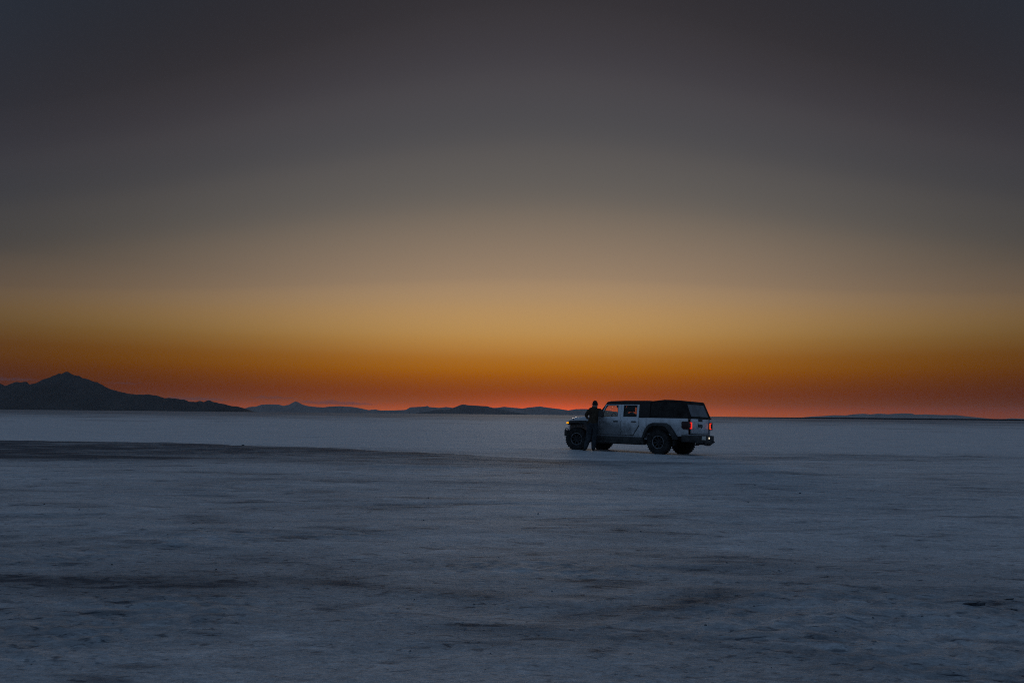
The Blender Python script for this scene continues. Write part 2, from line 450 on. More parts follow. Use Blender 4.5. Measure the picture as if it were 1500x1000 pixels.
def ground_fields(x, y):
    r = np.hypot(x, y)
    cx = np.array([c[0] for c in CREST])
    cy = np.interp(x, cx, [c[1] for c in CREST]) + 0.7 * perlin(x * .30, x * 0 + 3.3, 4) + .3 * perlin(x * 1.1, x * 0 + 8.3, 5) + .15 * perlin(x * 3.3, x * 0 + 5.3, 6)
    ch = np.interp(x, cx, [c[2] for c in CREST])
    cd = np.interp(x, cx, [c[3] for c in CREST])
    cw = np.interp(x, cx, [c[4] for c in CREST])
    d = cy - y
    z = ch * np.where(d > 0, np.exp(-(np.abs(d) / 6.0) ** 1.4), np.exp(-(d / 0.9) ** 2))
    # long swells, crust ridges, fine crust; each octave fades out where the mesh is too coarse for it
    sp = np.maximum(r, .7) * 0.006
    def oc(lam, amp, ax=1.0, ay=1.0, seed=0):
        f = sst(lam / (3.0 * sp), 0.5, 1.6)
        return amp * f * perlin(x * ax / lam, y * ay / lam, seed)
    calm = 1 - 0.75 * np.exp(-(((x - TX) ** 2 + (y - TY) ** 2) / 12.0))
    rel = oc(9, .05, .6, 1.0, 1) + oc(3.2, .022, .55, 1.2, 2) + oc(1.3, .013, .6, 1.3, 3)
    wx = x + .25 * perlin(x * .9, y * .9, 31); wy = y + .25 * perlin(x * .9 + 9, y * .9, 32)
    ridged = (1 - np.abs(perlin(wx * .55, wy * 1.5, 6)) * 2.2)
    rel += .018 * sst(1.0 / (3 * sp), .5, 1.6) * np.clip(ridged, -1, 1) * sst(perlin(x * .23, y * .3, 7), -.15, .4)
    rough = sst(perlin(x * .45, y * .7, 8) + .9 * np.exp(-(((x - 2.3) / 1.1) ** 2 + ((y - 4.7) / .9) ** 2)) + .5 * np.exp(-(((x + 2.6) / .9) ** 2 + ((y - 4.1) / .5) ** 2)), .08, .5)
    fine = oc(.42, .006, 1, 1.2, 9) + oc(.17, .004, 1, 1, 10) + oc(.075, .0022, 1, 1, 12)
    crust = np.abs(oc(.2, .032, 1, 1, 13)) + np.abs(oc(.1, .020, 1, 1, 14)) + np.abs(oc(.05, .010, 1, 1, 15))
    z = z + calm * (rel + fine + rough * crust)
    z = np.where(r > 70, z * np.exp(-(r - 70) / 60.0), z)
    # the flat leans very slightly where the truck stands
    lx = (x - TX) * T_FWD[0] + (y - TY) * T_FWD[1]
    ly = (x - TX) * T_LEFT[0] + (y - TY) * T_LEFT[1]
    z = z + (TLEAN * ly + TPIT * lx) * np.exp(-(lx / 4.5) ** 4 - (ly / 2.2) ** 4)
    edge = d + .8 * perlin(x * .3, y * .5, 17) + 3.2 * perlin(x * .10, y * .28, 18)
    damp_shade = cd * np.where(d > -.1, 1, 0) * (1 - sst(edge, cw * .2, cw * 1.25))
    damp_shade = damp_shade + .27 * (1 - sst(r, 4.0, 12.0)) + .10 * (1 - sst(r, 8, 25)) * sst(-x, -2, 6) + .12 * rough * sst(perlin(x * 5, y * 5, 41), -.1, .5)  # near ground darkened by a painted vignette falloff; rough crust darker in patches
    for bx, by, rx, ry, s in BLOBS:
        e = ((x - bx) / rx) ** 2 + ((y - by) / ry) ** 2 + .9 * perlin(x / rx * 1.3, y / ry * 1.1, 23)
        damp_shade = damp_shade + s * np.exp(-np.clip(e, 0, 50))
    # broken crust in a few places near the camera: small pits, their shade put into the colour
    broken = np.exp(-((x - 2.3) / .75) ** 2 - ((y - 4.65) / .55) ** 2) + .8 * np.exp(-((x + 2.2) / .35) ** 2 - ((y - 4.05) / .2) ** 2) \
        + .7 * np.exp(-((x + .7) / .5) ** 2 - ((y - 4.95) / .2) ** 2) + .6 * np.exp(-((x - 3.2) / .5) ** 2 - ((y - 5.35) / .25) ** 2) + .5 * np.exp(-((x - .9) / .5) ** 2 - ((y - 5.2) / .2) ** 2)
    pit = np.clip(broken * (.7 + 1.2 * perlin(x * 2.1, y * 2.4, 65)), 0, 1) * sst(-perlin(x * 15, y * 15, 61) - .6 * perlin(x * 31, y * 29, 62), .10, .50) * sst(.07 / (3 * sp), .35, 1.0)
    damp_shade = damp_shade + .30 * pit
    z = z - .007 * pit
    # mud flats far out
    wob = 1 + .5 * perlin(np.arctan2(x, y) * 14, np.log(np.maximum(r, 1)) * 5, 19)
    damp_shade = damp_shade + .34 * sst(perlin(np.arctan2(x, y) * 9, np.log(np.maximum(r, 1)) * 7, 51), .05, .45) * sst(r, 45, 110) * (1 - sst(r, 2000, 5000))
    damp_shade = damp_shade + .50 * sst(r * wob, 70, 420) + .16 * sst(r * wob, 500, 3000)
    # old tyre tracks curving across the flat: shallow, faintly damp
    for k in (0.0, 1.62):
        dt = y - (9.35 + k + .035 * x - .032 * (x - .5) ** 2)
        tr = np.exp(-(dt / .13) ** 2) * sst(x, -5, -3) * (1 - sst(x, 6.5, 9)) * (.6 + .8 * perlin(x * .9, y * 0 + k, 47))
        damp_shade = damp_shade + .20 * tr
        z = z - .010 * tr
    # the ruts the truck left behind it
    bend = ly - .012 * np.minimum(lx + 2, 0) ** 2
    for k in (-.80, .80):
        tr = np.exp(-((bend - k) / .13) ** 2) * sst(-lx, 1.9, 2.6) * (1 - sst(-lx, 9, 16)) * (.7 + .7 * perlin(lx * 1.1, ly * 0 + k, 53))
        damp_shade = damp_shade + .22 * tr
        z = z - .010 * tr
    pale = 0 * x
    for bx, by, rx, ry, s in PALES:
        e = ((x - bx) / rx) ** 2 + ((y - by) / ry) ** 2 + .7 * perlin(x / rx * 1.5, y / ry * 1.2, 29)
        pale = pale + s * np.exp(-np.clip(e, 0, 50))
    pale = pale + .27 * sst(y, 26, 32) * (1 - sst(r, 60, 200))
    return z, damp_shade, pale

def ground_z(x, y):
    return float(ground_fields(np.array([float(x)]), np.array([float(y)]))[0][0])

def build_ground():
    rs = [0.7]
    while rs[-1] < 62: rs.append(rs[-1] * 1.006)
    while rs[-1] < 25000: rs.append(rs[-1] * 1.07)
    rs = np.array(rs)
    an = np.concatenate([np.arange(-42, 42.001, .14), np.arange(44, 318, 2.0)])
    A = np.radians(an)
    nr, na = len(rs), len(A)
    X = (rs[:, None] * np.sin(A)[None]).ravel(); Y = (rs[:, None] * np.cos(A)[None]).ravel()
    Z, damp_shade, pale = ground_fields(X, Y)
    verts = np.stack([X, Y, Z], 1)
    verts = np.concatenate([verts, [[0, 0, 0]]])
    damp_shade = np.append(damp_shade, 0); pale = np.append(pale, 0)
    i = np.arange(nr - 1)[:, None]; j = np.arange(na)[None]; j2 = (j + 1) % na
    quads = np.stack([(i * na + j), (i * na + j2), ((i + 1) * na + j2), ((i + 1) * na + j)], -1).reshape(-1, 4)[:, ::-1]
    jj = np.arange(na)
    tris = np.stack([np.full(na, nr * na), (jj + 1) % na, jj], 1)
    me = bpy.data.meshes.new('salt_flat')
    nv, nq, ntri = len(verts), len(quads), len(tris)
    me.vertices.add(nv); me.vertices.foreach_set('co', verts.astype(np.float32).ravel())
    me.loops.add(nq * 4 + ntri * 3)
    me.loops.foreach_set('vertex_index', np.concatenate([quads.ravel(), tris.ravel()]).astype(np.int32))
    me.polygons.add(nq + ntri)
    me.polygons.foreach_set('loop_start', np.concatenate([np.arange(nq) * 4, nq * 4 + np.arange(ntri) * 3]).astype(np.int32))
    me.polygons.foreach_set('use_smooth', np.ones(nq + ntri, dtype=bool))
    for n_, a_ in (('damp_shade', damp_shade), ('pale', pale)):
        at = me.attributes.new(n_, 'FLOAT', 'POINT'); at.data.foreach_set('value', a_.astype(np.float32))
    me.update(calc_edges=True)
    me.validate()
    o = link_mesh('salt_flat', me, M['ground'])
    tag(o, kind='structure')
build_ground()

# ------------------------------------------------------------------ mountains on the horizon
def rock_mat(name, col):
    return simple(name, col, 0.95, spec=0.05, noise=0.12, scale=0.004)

def mountain(name, D, pts, col, seed, base=None):
    pts = np.array(pts, float)
    x0, x1 = pts[0, 0], pts[-1, 0]
    n = 640; nv = 33
    xs = np.linspace(x0, x1, n)
    h = np.interp(xs, pts[:, 0], pts[:, 1])
    hs = h.max()
    h = np.maximum(h + 0.016 * hs * perlin(xs / hs * 2.2, xs * 0 + seed, seed) + .014 * hs * perlin(xs / hs * 6.0, xs * 0 + seed, seed + 1) + .010 * hs * perlin(xs / hs * 13.0, xs * 0 + seed, seed + 5), 1)
    k = 41; ker = np.hanning(k); ker /= ker.sum()
    hsm = np.convolve(np.pad(h, k // 2, mode='edge'), ker, 'valid')
    depth = np.maximum(2.2 * hsm, .6 * hs)
    vv = np.linspace(-1, 1, nv)
    Xg, Vg = np.meshgrid(xs, vv, indexing='ij')
    Hg = h[:, None]; Dg = depth[:, None]
    prof = (1 - np.abs(Vg)) ** 1.15
    gul = perlin(Xg / hs * 3.0, Vg * 1.5 + seed, seed + 2) * 1.0 + .5 * perlin(Xg / hs * 7.0, Vg * 3 + seed, seed + 3)
    Zg = Hg * prof * (1 + .55 * gul * np.sin(np.pi * np.abs(Vg)) * (np.abs(Vg) > .02))
    Zg = np.minimum(Zg, Hg * (1 - .25 * np.abs(Vg)))
    Yg = D + Vg * Dg
    Zg = np.maximum(Zg, 0) - 2.0 * (np.abs(Vg) > .97)
    Xw = Xg * (Yg / D) ** 0.0
    verts = np.stack([Xw, Yg, Zg], -1).reshape(-1, 3)
    i = np.arange(n - 1)[:, None]; j = np.arange(nv - 1)[None]
    f = np.stack([i * nv + j, (i + 1) * nv + j, (i + 1) * nv + j + 1, i * nv + j + 1], -1).reshape(-1, 4)
    me = bpy.data.meshes.new(name)
    me.from_pydata(verts.tolist(), [], f.tolist())
    me.update()
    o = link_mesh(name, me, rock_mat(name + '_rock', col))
    tag(o, kind='structure')
    return o

MA = [(-6200, 60), (-5700, 120), (-5200, 160), (-4900, 230), (-4600, 190), (-4400, 240), (-4250, 215),
      (-4138, 208), (-4088, 189), (-4049, 207), (-4006, 222), (-3973, 217), (-3946, 224), (-3920, 221), (-3898, 203), (-3855, 210), (-3793, 244), (-3737, 263), (-3666, 296), (-3648, 289), (-3615, 309), (-3594, 306), (-3560, 286), (-3518, 275), (-3507, 277), (-3469, 260), (-3424, 250), (-3378, 228), (-3349, 226), (-3295, 197), (-3236, 169), (-3179, 155), (-3113, 142), (-3048, 129), (-2976, 129), (-2930, 134), (-2870, 127), (-2802, 105), (-2749, 105), (-2636, 92), (-2602, 79), (-2543, 77), (-2517, 85), (-2486, 74), (-2444, 89), (-2397, 75), (-2311, 62), (-2264, 47), (-2197, 41), (-2144, 26), (-2096, 3)]
MB = [(-5489, 18), (-5377, 67), (-5286, 98), (-5149, 110), (-5041, 148), (-4903, 157), (-4697, 153), (-4599, 129), (-4490, 151), (-4362, 221), (-4303, 205), (-4215, 157), (-4094, 128), (-3938, 113), (-3800, 106), (-3663, 123), (-3474, 134), (-3199, 121), (-3015, 91), (-2876, 61), (-2739, 76), (-2646, 54), (-2394, 59), (-2188, 68), (-2049, 12)]
MC = [(-2759, 16), (-2635, 60), (-2410, 84), (-2310, 142), (-1975, 163), (-1920, 179), (-1873, 151), (-1638, 137), (-1491, 158), (-1342, 140), (-921, 136), (-343, 150), (-164, 175), (78, 154), (259, 141), (406, 167), (651, 193), (827, 168), (1108, 137), (1311, 109), (1467, 139), (1648, 145), (1826, 141), (2123, 121), (2434, 85), (2746, 11)]
MD = [(-1402, 10), (-1256, 29), (-1140, 55), (-928, 63), (-770, 127), (-722, 143), (-637, 132), (-360, 119), (-262, 93), (-125, 65), (-9, 41), (132, 24), (263, 5)]
ME = [(7035, 4), (7276, 28), (7532, 42), (7797, 66), (8094, 63), (8293, 94), (8509, 108), (8700, 95), (8889, 115), (9111, 103), (9451, 128), (9694, 124), (9780, 98), (10012, 109), (10385, 96), (10755, 100), (10985, 73), (11355, 40), (11654, 14), (11956, 17), (12073, 36), (12403, 25), (12900, 60), (13500, 20)]
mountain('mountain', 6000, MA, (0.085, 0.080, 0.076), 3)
mountain('mountain', 15000, MB, (0.30, 0.275, 0.26), 11)  # farther ranges paler: part of the haze is put into their colour
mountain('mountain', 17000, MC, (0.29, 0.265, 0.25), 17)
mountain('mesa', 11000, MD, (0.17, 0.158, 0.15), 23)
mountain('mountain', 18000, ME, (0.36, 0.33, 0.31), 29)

# long low dyke that closes the flat on the right
bm = bmesh.new()
xs = np.linspace(255, 1500, 90)
secs = []
for x in xs:
    t_ = (x - 255) / 1245
    hgt = 1.75 * min(1, t_ * 6 + .12) * (1 + .10 * float(perlin(np.array([x * .02]), np.array([.5]), 3)[0]))
    y0 = 960 + 90 * t_
    secs.append([bm.verts.new((x, y0 + a, b)) for a, b in ((-6, -.1), (-2, hgt), (2.5, hgt), (7, -.1))])
for a, b in zip(secs, secs[1:]):
    for k in range(3): bm.faces.new((a[k], b[k], b[k + 1], a[k + 1]))
o = mk('embankment', bm, simple('dark_dyke_earth', (0.03, 0.03, 0.032), .95, noise=.4, scale=.05))
tag(o, kind='structure')

# ------------------------------------------------------------------ haze over the flat
bm = bmesh.new()
box(bm, -26000, 26000, -26000, 26000, -3.5, 400)
hz, t, b = new_mat('haze_air')
t.nodes.remove(b)
pv = t.nodes.new('ShaderNodeVolumePrincipled')
pv.inputs['Color'].default_value = (0.86, 0.87, 0.90, 1)
pv.inputs['Density'].default_value = 1.25e-5
pv.inputs['Anisotropy'].default_value = 0.0
t.links.new(pv.outputs[0], t.nodes['Material Output'].inputs['Volume'])
o = mk('haze', bm, hz)
tag(o, kind='stuff')

# ------------------------------------------------------------------ thin cloud streaks low in the west, beyond the haze
cl, t, b = new_mat('cloud_vapour')
t.nodes.remove(b)
pv = t.nodes.new('ShaderNodeVolumePrincipled')
pv.inputs['Color'].default_value = (0.42, 0.36, 0.40, 1)
pv.inputs['Density'].default_value = 2.6e-4
t.links.new(pv.outputs[0], t.nodes['Material Output'].inputs['Volume'])
def cloud(az_deg, el_deg, width_deg, thick_deg, dist, tilt, label, seed):
    bm = bmesh.new()
    bmesh.ops.create_icosphere(bm, subdivisions=5, radius=1.0)
    W = dist * math.tan(R(width_deg)) / 2; T = dist * math.tan(R(thick_deg)) / 2
    P = np.array([v.co[:] for v in bm.verts])
    n1 = perlin(P[:, 0] * 3.1 + seed, P[:, 1] * 1.4, seed); n2 = perlin(P[:, 0] * 9 + seed, P[:, 1] * 3, seed + 3)
    for v, a, c in zip(bm.verts, n1, n2):
        x, y, z = v.co
        k = 1 + 1.1 * a + .5 * c
        v.co = (x * W, y * W * .55, z * T * max(.12, k) + T * (1.3 * a) + x * W * math.tan(R(tilt)))
    o = mk('cloud', bm, cl, smooth=80)
    a = R(az_deg)
    o.location = (math.sin(a) * dist, math.cos(a) * dist, math.tan(R(el_deg)) * dist)
    o.rotation_euler = (0, 0, -a)
    tag(o, label, 'cloud', 'thin cloud streaks over the horizon')
cloud(-27.6, 1.86, 2.6, .16, 46000, .3, 'thin dark cloud streak just right of the highest peak', 3)
cloud(-34.6, 1.92, 4.4, .22, 48000, .2, 'thin cloud bar behind the left shoulder of the big mountain', 7)
cloud(-23.2, .86, 5.0, .20, 47000, 0, 'long faint cloud bar above the low right end of the dark mountain', 12)
cloud(-17.8, 1.05, 3.4, .18, 49000, -.6, 'faint cloud streak left above the small pointed peak', 15)
cloud(-13.2, .72, 6.0, .26, 50000, -.9, 'long faint cloud bank right of the small pointed peak', 19)

# ------------------------------------------------------------------ pickup truck
truck = bpy.data.objects.new('pickup_truck', None)
COL.objects.link(truck)
truck.location = (TX, TY, -0.02)
truck.rotation_euler = (TLEAN, -TPIT, TYAW)
tag(truck, 'dirty white four-door pickup truck with black canvas bed topper and lit tail lamps', 'pickup truck')

def shape(bm):
    """tumblehome above the belt, tuck-in below"""
    for v in bm.verts:
        if v.co.z > 1.24: v.co.y *= 1 - (v.co.z - 1.24) * .17
        elif v.co.z < .92: v.co.y *= 1 - (.92 - v.co.z) * .10

def part(name, bm, mat, parent=truck, bevel=.012, seg=2, shaped=True, smooth=40):
    if shaped: shape(bm)
    return mk(name, bm, mat, parent, bevel, seg, smooth)

# --- chassis and underside
bm = bmesh.new()
for s in (-1, 1):
    prism(bm, [(-2.75, .62), (-2.2, .66), (-1.3, .58), (-1.0, .42), (1.1, .42), (1.5, .58), (2.2, .60), (2.45, .58), (2.45, .48), (2.1, .50), (1.5, .47), (1.0, .32), (-1.1, .32), (-1.4, .48), (-2.2, .54), (-2.75, .5)], s * .42, s * .50)
box(bm, -1.1, .2, -.35, .38, .34, .52); box(bm, .2, 1.5, -.16, .2, .33, .6)
box(bm, -2.75, -2.65, -.5, .5, .5, .6); box(bm, 2.3, 2.42, -.5, .5, .48, .58)
part('chassis', bm, M['steel'], shaped=False)
for ax in (1.743, -1.743):
    bm = bmesh.new()
    tube(bm, [(ax, -.70, .42), (ax, .70, .42)], .045, 10)
    bmesh.ops.create_uvsphere(bm, u_segments=14, v_segments=8, radius=.15, matrix=Matrix.Translation((ax, .12 if ax > 0 else 0, .42)))
    part('axle', bm, M['steel'], shaped=False, bevel=0)
bm = bmesh.new()
tube(bm, [(-1.0, -.36, .44), (-1.6, -.34, .6), (-2.2, -.42, .55), (-2.62, -.62, .47), (-2.86, -.66, .44)], .034, 10)
part('exhaust_pipe', bm, M['steel'], shaped=False, bevel=0)
bm = bmesh.new()
lathe(bm, [(.12, -.1), (.36, -.11), (.40, -.06), (.40, .06), (.36, .11), (.12, .1)], 28)
o = part('spare_tyre', bm, M['rubber'], shaped=False, bevel=0)
o.rotation_euler = (R(90), 0, 0); o.location = (-2.25, 0, .62)

# --- cab
bm = bmesh.new()
box(bm, -1.2, 1.0, -.74, .74, .48, .58)
box(bm, .86, .98, -.74, .74, .58, 1.22)
box(bm, -1.19, -1.14, -.76, .76, .58, 1.25)
for s in (-1, 1):
    y0, y1 = sorted((s * .70, s * .80))
    prism(bm, [(.74, .58), (.74, 1.235), (1.04, 1.235), (1.04, .58)], y0, y1)          # cowl side
    prism(bm, [(-1.0, 1.235), (-1.195, 1.235), (-1.195, .62), (-1.13, .62), (-.915, .95), (-.915, 1.235)], y0, y1)   # behind the rear door
    prism(bm, [(1.04, .55), (1.04, .62), (-1.16, .62), (-1.16, .55)], y0, y1)
    prism(bm, [(-.672, .622), (-.915, .945), (-1.13, .622)], y0, y1)
box(bm, .76, 1.02, -.70, .70, 1.2, 1.255)
part('cab_body', bm, M['paint'])

# hood: lofted
bm = bmesh.new()
secs = []
for x, w, zt in ((.99, .70, 1.262), (1.3, .69, 1.268), (1.7, .66, 1.25), (2.05, .625, 1.215), (2.2, .60, 1.185), (2.28, .585, 1.14)):
    pts = [(-w, .98), (-w, zt - .06), (-w + .03, zt - .02), (-w + .09, zt), (-w * .45, zt + .018), (0, zt + .03), (w * .45, zt + .018), (w - .09, zt), (w - .03, zt - .02), (w, zt - .06), (w, .98)]
    secs.append([bm.verts.new((x, y, z)) for y, z in pts])
for a, b in zip(secs, secs[1:]):
    for k in range(len(a) - 1): bm.faces.new((a[k], b[k], b[k + 1], a[k + 1]))
bm.faces.new(secs[0]); bm.faces.new(secs[-1][::-1])
hood = mk('hood', bm, M['paint'], truck, smooth=35)
for s in (-1, 1):
    bm = bmesh.new(); box(bm, 2.06, 2.11, s * .625 - .012, s * .625 + .012, 1.12, 1.165)
    mk('hood_latch', bm, M['black'], hood, .008)
# inner fender panels
bm = bmesh.new()
for s in (-1, 1):
    y0, y1 = sorted((s * .56, s * .68))
    prism(bm, [(.99, .62), (.99, 1.0), (2.10, 1.0), (2.08, .93), (2.0, .93), (1.5, .95), (1.3, .85), (1.15, .62)], y0, y1)
part('fender', bm, M['black'], shaped=False)
# grille with slots and lamps
bm = bmesh.new(); box(bm, 2.26, 2.335, -.60, .60, .72, 1.13)
gr = mk('grille', bm, M['paint'], truck, .02, 2)
for k in range(7):
    bm = bmesh.new(); y = (k - 3) * .085; box(bm, 2.325, 2.345, y - .027, y + .027, .80, 1.07)
    mk('slot', bm, M['interior'], gr, .006)
for s in (-1, 1):
    bm = bmesh.new(); lathe(bm, [(.0, .06), (.05, .055), (.085, .03), (.09, 0), (.0, 0)], 24)
    o = mk('headlight', bm, M['lens'], truck, smooth=40)
    o.rotation_euler = (0, 0, R(-90)); o.location = (2.33, s * .44, .98)

# --- doors
def door(front, s):
    if front:
        low = [(.725, .63), (.725, 1.235), (-.155, 1.235), (-.155, .63)]
        win = [(.66, 1.265), (.47, 1.675), (-.035, 1.675), (-.035, 1.265)]
        frame = [[(.725, 1.235), (.725, 1.262), (-.155, 1.262), (-.155, 1.235)],
                 [(-.035, 1.262), (-.035, 1.70), (-.155, 1.70), (-.155, 1.262)],
                 [(.47, 1.676), (.455, 1.70), (-.035, 1.70), (-.035, 1.676)],
                 [(.725, 1.262), (.66, 1.262), (.47, 1.676), (.455, 1.70), (.50, 1.70)]]
    else:
        low = [(-.165, .63), (-.165, 1.235), (-.905, 1.235), (-.905, .98), (-.66, .63)]
        win = [(-.265, 1.265), (-.265, 1.675), (-.825, 1.675), (-.825, 1.265)]
        frame = [[(-.165, 1.235), (-.165, 1.262), (-.905, 1.262), (-.905, 1.235)],
                 [(-.165, 1.262), (-.165, 1.70), (-.265, 1.70), (-.265, 1.262)],
                 [(-.265, 1.676), (-.265, 1.70), (-.825, 1.70), (-.825, 1.676)],
                 [(-.825, 1.262), (-.825, 1.70), (-.905, 1.70), (-.905, 1.262)]]
    a, b = sorted((s * .765, s * .83))
    bm = bmesh.new()
    prism(bm, low, a, b)
    # pressed lower feature line
    d = part('door', bm, M['paint'], bevel=.014)
    for fr in frame:
        pass
    bm = bmesh.new()
    for fr in frame: prism(bm, fr, *sorted((s * .775, s * .822)))
    part('window_frame', bm, M['paint'], d, bevel=.004, seg=1)
    bm = bmesh.new(); prism(bm, win, *sorted((s * .796, s * .801)))
    part('window', bm, M['glass'] if front else M['tint'], d, bevel=0)
    bm = bmesh.new()
    # rubber seal inside the frame
    n = len(win); cx = sum(p[0] for p in win) / n; cz = sum(p[1] for p in win) / n
    inner = [(cx + (x - cx) * .93, cz + (z - cz) * .90) for x, z in win]
    for i in range(n):
        j = (i + 1) % n
        prism(bm, [win[i], win[j], inner[j], inner[i]], *sorted((s * .786, s * .811)))
    part('window_seal', bm, M['black'], d, bevel=0)
    hx = .03 if front else -.72
    bm = bmesh.new(); box(bm, hx - .10, hx + .10, min(s * .834, s * .862), max(s * .834, s * .862), 1.075, 1.115)
    part('handle', bm, M['black'], d, bevel=.01)
    for hz_ in (.76, 1.13):
        x = (.735 if front else -.16)
        bm = bmesh.new(); box(bm, x - .05, x + .035, min(s * .828, s * .85), max(s * .828, s * .85), hz_ - .03, hz_ + .03)
        part('hinge', bm, M['paint'], d, bevel=.006)
    # stamped crease on the lower door
    bm = bmesh.new()
    xa, xb = (.66, -.10) if front else (-.21, -.63)
    box(bm, xb, xa, min(s * .826, s * .8335), max(s * .826, s * .8335), .70, .715)
    part('crease', bm, M['paint'], d, bevel=.003)
for s in (1, -1):
    door(True, s); door(False, s)

# --- windscreen, roof
bm = bmesh.new()
for s in (-1, 1):
    prism(bm, [(.78, 1.25), (.90, 1.25), (.465, 1.80), (.365, 1.80), (.40, 1.72)], *sorted((s * .735, s * .80)))
box(bm, .37, .47, -.75, .75, 1.755, 1.80)
ws = part('windscreen_frame', bm, M['roof'])
bm = bmesh.new()
vs = [(.845, -.73, 1.26), (.845, .73, 1.26), (.44, .73, 1.76), (.44, -.73, 1.76)]
a = [bm.verts.new(v) for v in vs]; b = [bm.verts.new((v[0] + .006, v[1], v[2] + .004)) for v in vs]
bm.faces.new(a); bm.faces.new(b[::-1])
for i in range(4): bm.faces.new((a[i], b[i], b[(i + 1) % 4], a[(i + 1) % 4]))
part('windscreen', bm, M['glass'], ws, bevel=0)
bm = bmesh.new()
prism(bm, [(.46, 1.757), (.43, 1.80), (.33, 1.822), (-.3, 1.838), (-1.28, 1.834), (-1.345, 1.80), (-1.345, 1.757)], -.815, .815)
roof = part('roof', bm, M['roof'], bevel=.02)
bm = bmesh.new()
for s in (-1, 1):
    prism(bm, [(.48, 1.704), (.44, 1.756), (-.93, 1.756), (-.93, 1.704)], *sorted((s * .74, s * .82)))
part('roof_rail', bm, M['roof'], roof, bevel=.004)
bm = bmesh.new()
for s in (-1, 1):
    prism(bm, [(-.912, 1.25), (-.912, 1.756), (-1.345, 1.756), (-1.345, 1.25)], *sorted((s * .755, s * .815)))
box(bm, -1.345, -1.30, -.755, .755, 1.25, 1.757)
part('rear_quarter', bm, M['roof'], roof, bevel=.01)

# --- interior
bm = bmesh.new()
prism(bm, [(.60, 1.02), (.60, 1.26), (.78, 1.262), (.86, 1.2), (.86, .9)], -.72, .72)
dash = part('dashboard', bm, M['interior'], bevel=.02)
bm = bmesh.new(); lathe(bm, [(.175, -.012), (.19, 0), (.175, .012), (.163, 0), (.175, -.012)], 28)
box(bm, -.165, .165, -.008, .008, -.02, .02)
o = mk('steering_wheel', bm, M['interior'], truck, smooth=40)
o.location = (.42, .38, 1.22); o.rotation_euler = (0, R(24), R(-90))
bm = bmesh.new(); tube(bm, [(.42, .38, 1.22), (.66, .38, 1.1)], .025, 8); part('steering_column', bm, M['interior'], shaped=False, bevel=0)
def seat(x, y, w):
    bm = bmesh.new()
    prism(bm, [(x + .28, .62), (x + .28, .86), (x - .12, .84), (x - .30, 1.40), (x - .42, 1.38), (x - .26, .62)], y - w, y + w)
    o = part('seat', bm, M['interior'], bevel=.035, shaped=False)
    hs = [0] if w < .4 else [-.42, .42]
    for q_ in hs:
        bm = bmesh.new()
        prism(bm, [(x - .29, 1.45), (x - .31, 1.63), (x - .36, 1.66), (x - .42, 1.62), (x - .42, 1.45)], y + q_ - .13, y + q_ + .13)
        box(bm, x - .37, x - .35, y + q_ - .07, y + q_ - .05, 1.36, 1.47); box(bm, x - .37, x - .35, y + q_ + .05, y + q_ + .07, 1.36, 1.47)
        part('headrest', bm, M['interior'], o, bevel=.015, shaped=False)
seat(.02, .37, .25); seat(.02, -.37, .25); seat(-.66, 0, .64)
bm = bmesh.new()
for s in (-1, 1):
    tube(bm, [(-.20, s * .60, .6), (-.20, s * .62, 1.5), (-.22, s * .58, 1.70)], .032, 8)
    tube(bm, [(.42, s * .60, 1.69), (-.22, s * .58, 1.70), (-1.22, s * .58, 1.69)], .032, 8)
tube(bm, [(-.22, -.58, 1.70), (-.22, .58, 1.70)], .032, 8)
part('roll_bar', bm, M['interior'], shaped=False, bevel=0)
bm = bmesh.new(); box(bm, .44, .47, -.13, .13, 1.60, 1.68); box(bm, .455, .49, -.01, .01, 1.66, 1.76)
part('rear_view_mirror', bm, M['interior'], shaped=False, bevel=.006)

# --- bed
BED0, BED1 = -1.225, -2.80
bm = bmesh.new()
side_out = [(BED0, 1.235), (BED0, .62), (-1.232, .62), (-1.25, .80), (-1.38, 1.0), (-1.52, 1.03), (-1.98, 1.03), (-2.10, .97), (-2.27, .72), (-2.34, .62), (BED1, .66), (BED1, 1.235)]
for s in (-1, 1):
    prism(bm, side_out, *sorted((s * .755, s * .825)))
box(bm, BED0 - .04, BED0, -.755, .755, .62, 1.235)
box(bm, BED1, BED0, -.76, .76, .66, .71)
bed = part('bed', bm, M['paint'], bevel=.014)
bm = bmesh.new()
for s in (-1, 1):
    prism(bm, [(-1.20, .70), (-1.33, .99), (-1.5, 1.03), (-2.0, 1.03), (-2.15, .97), (-2.3, .66), (-2.28, .60), (-1.2, .60)], *sorted((s * .50, s * .757)))
part('wheel_well', bm, M['black'], bed, bevel=0)
# tailgate
bm = bmesh.new()
box(bm, -2.835, -2.785, -.61, .61, .73, 1.232)
tg = part('tailgate', bm, M['paint'], bevel=.012)
bm = bmesh.new(); box(bm, -2.842, -2.80, -.57, .57, .785, .80); box(bm, -2.842, -2.80, -.57, .57, 1.135, 1.147)
part('crease', bm, M['paint'], tg, bevel=.003)
bm = bmesh.new(); box(bm, -2.862, -2.83, -.13, .13, 1.155, 1.225)
part('handle', bm, M['black'], tg, bevel=.012)
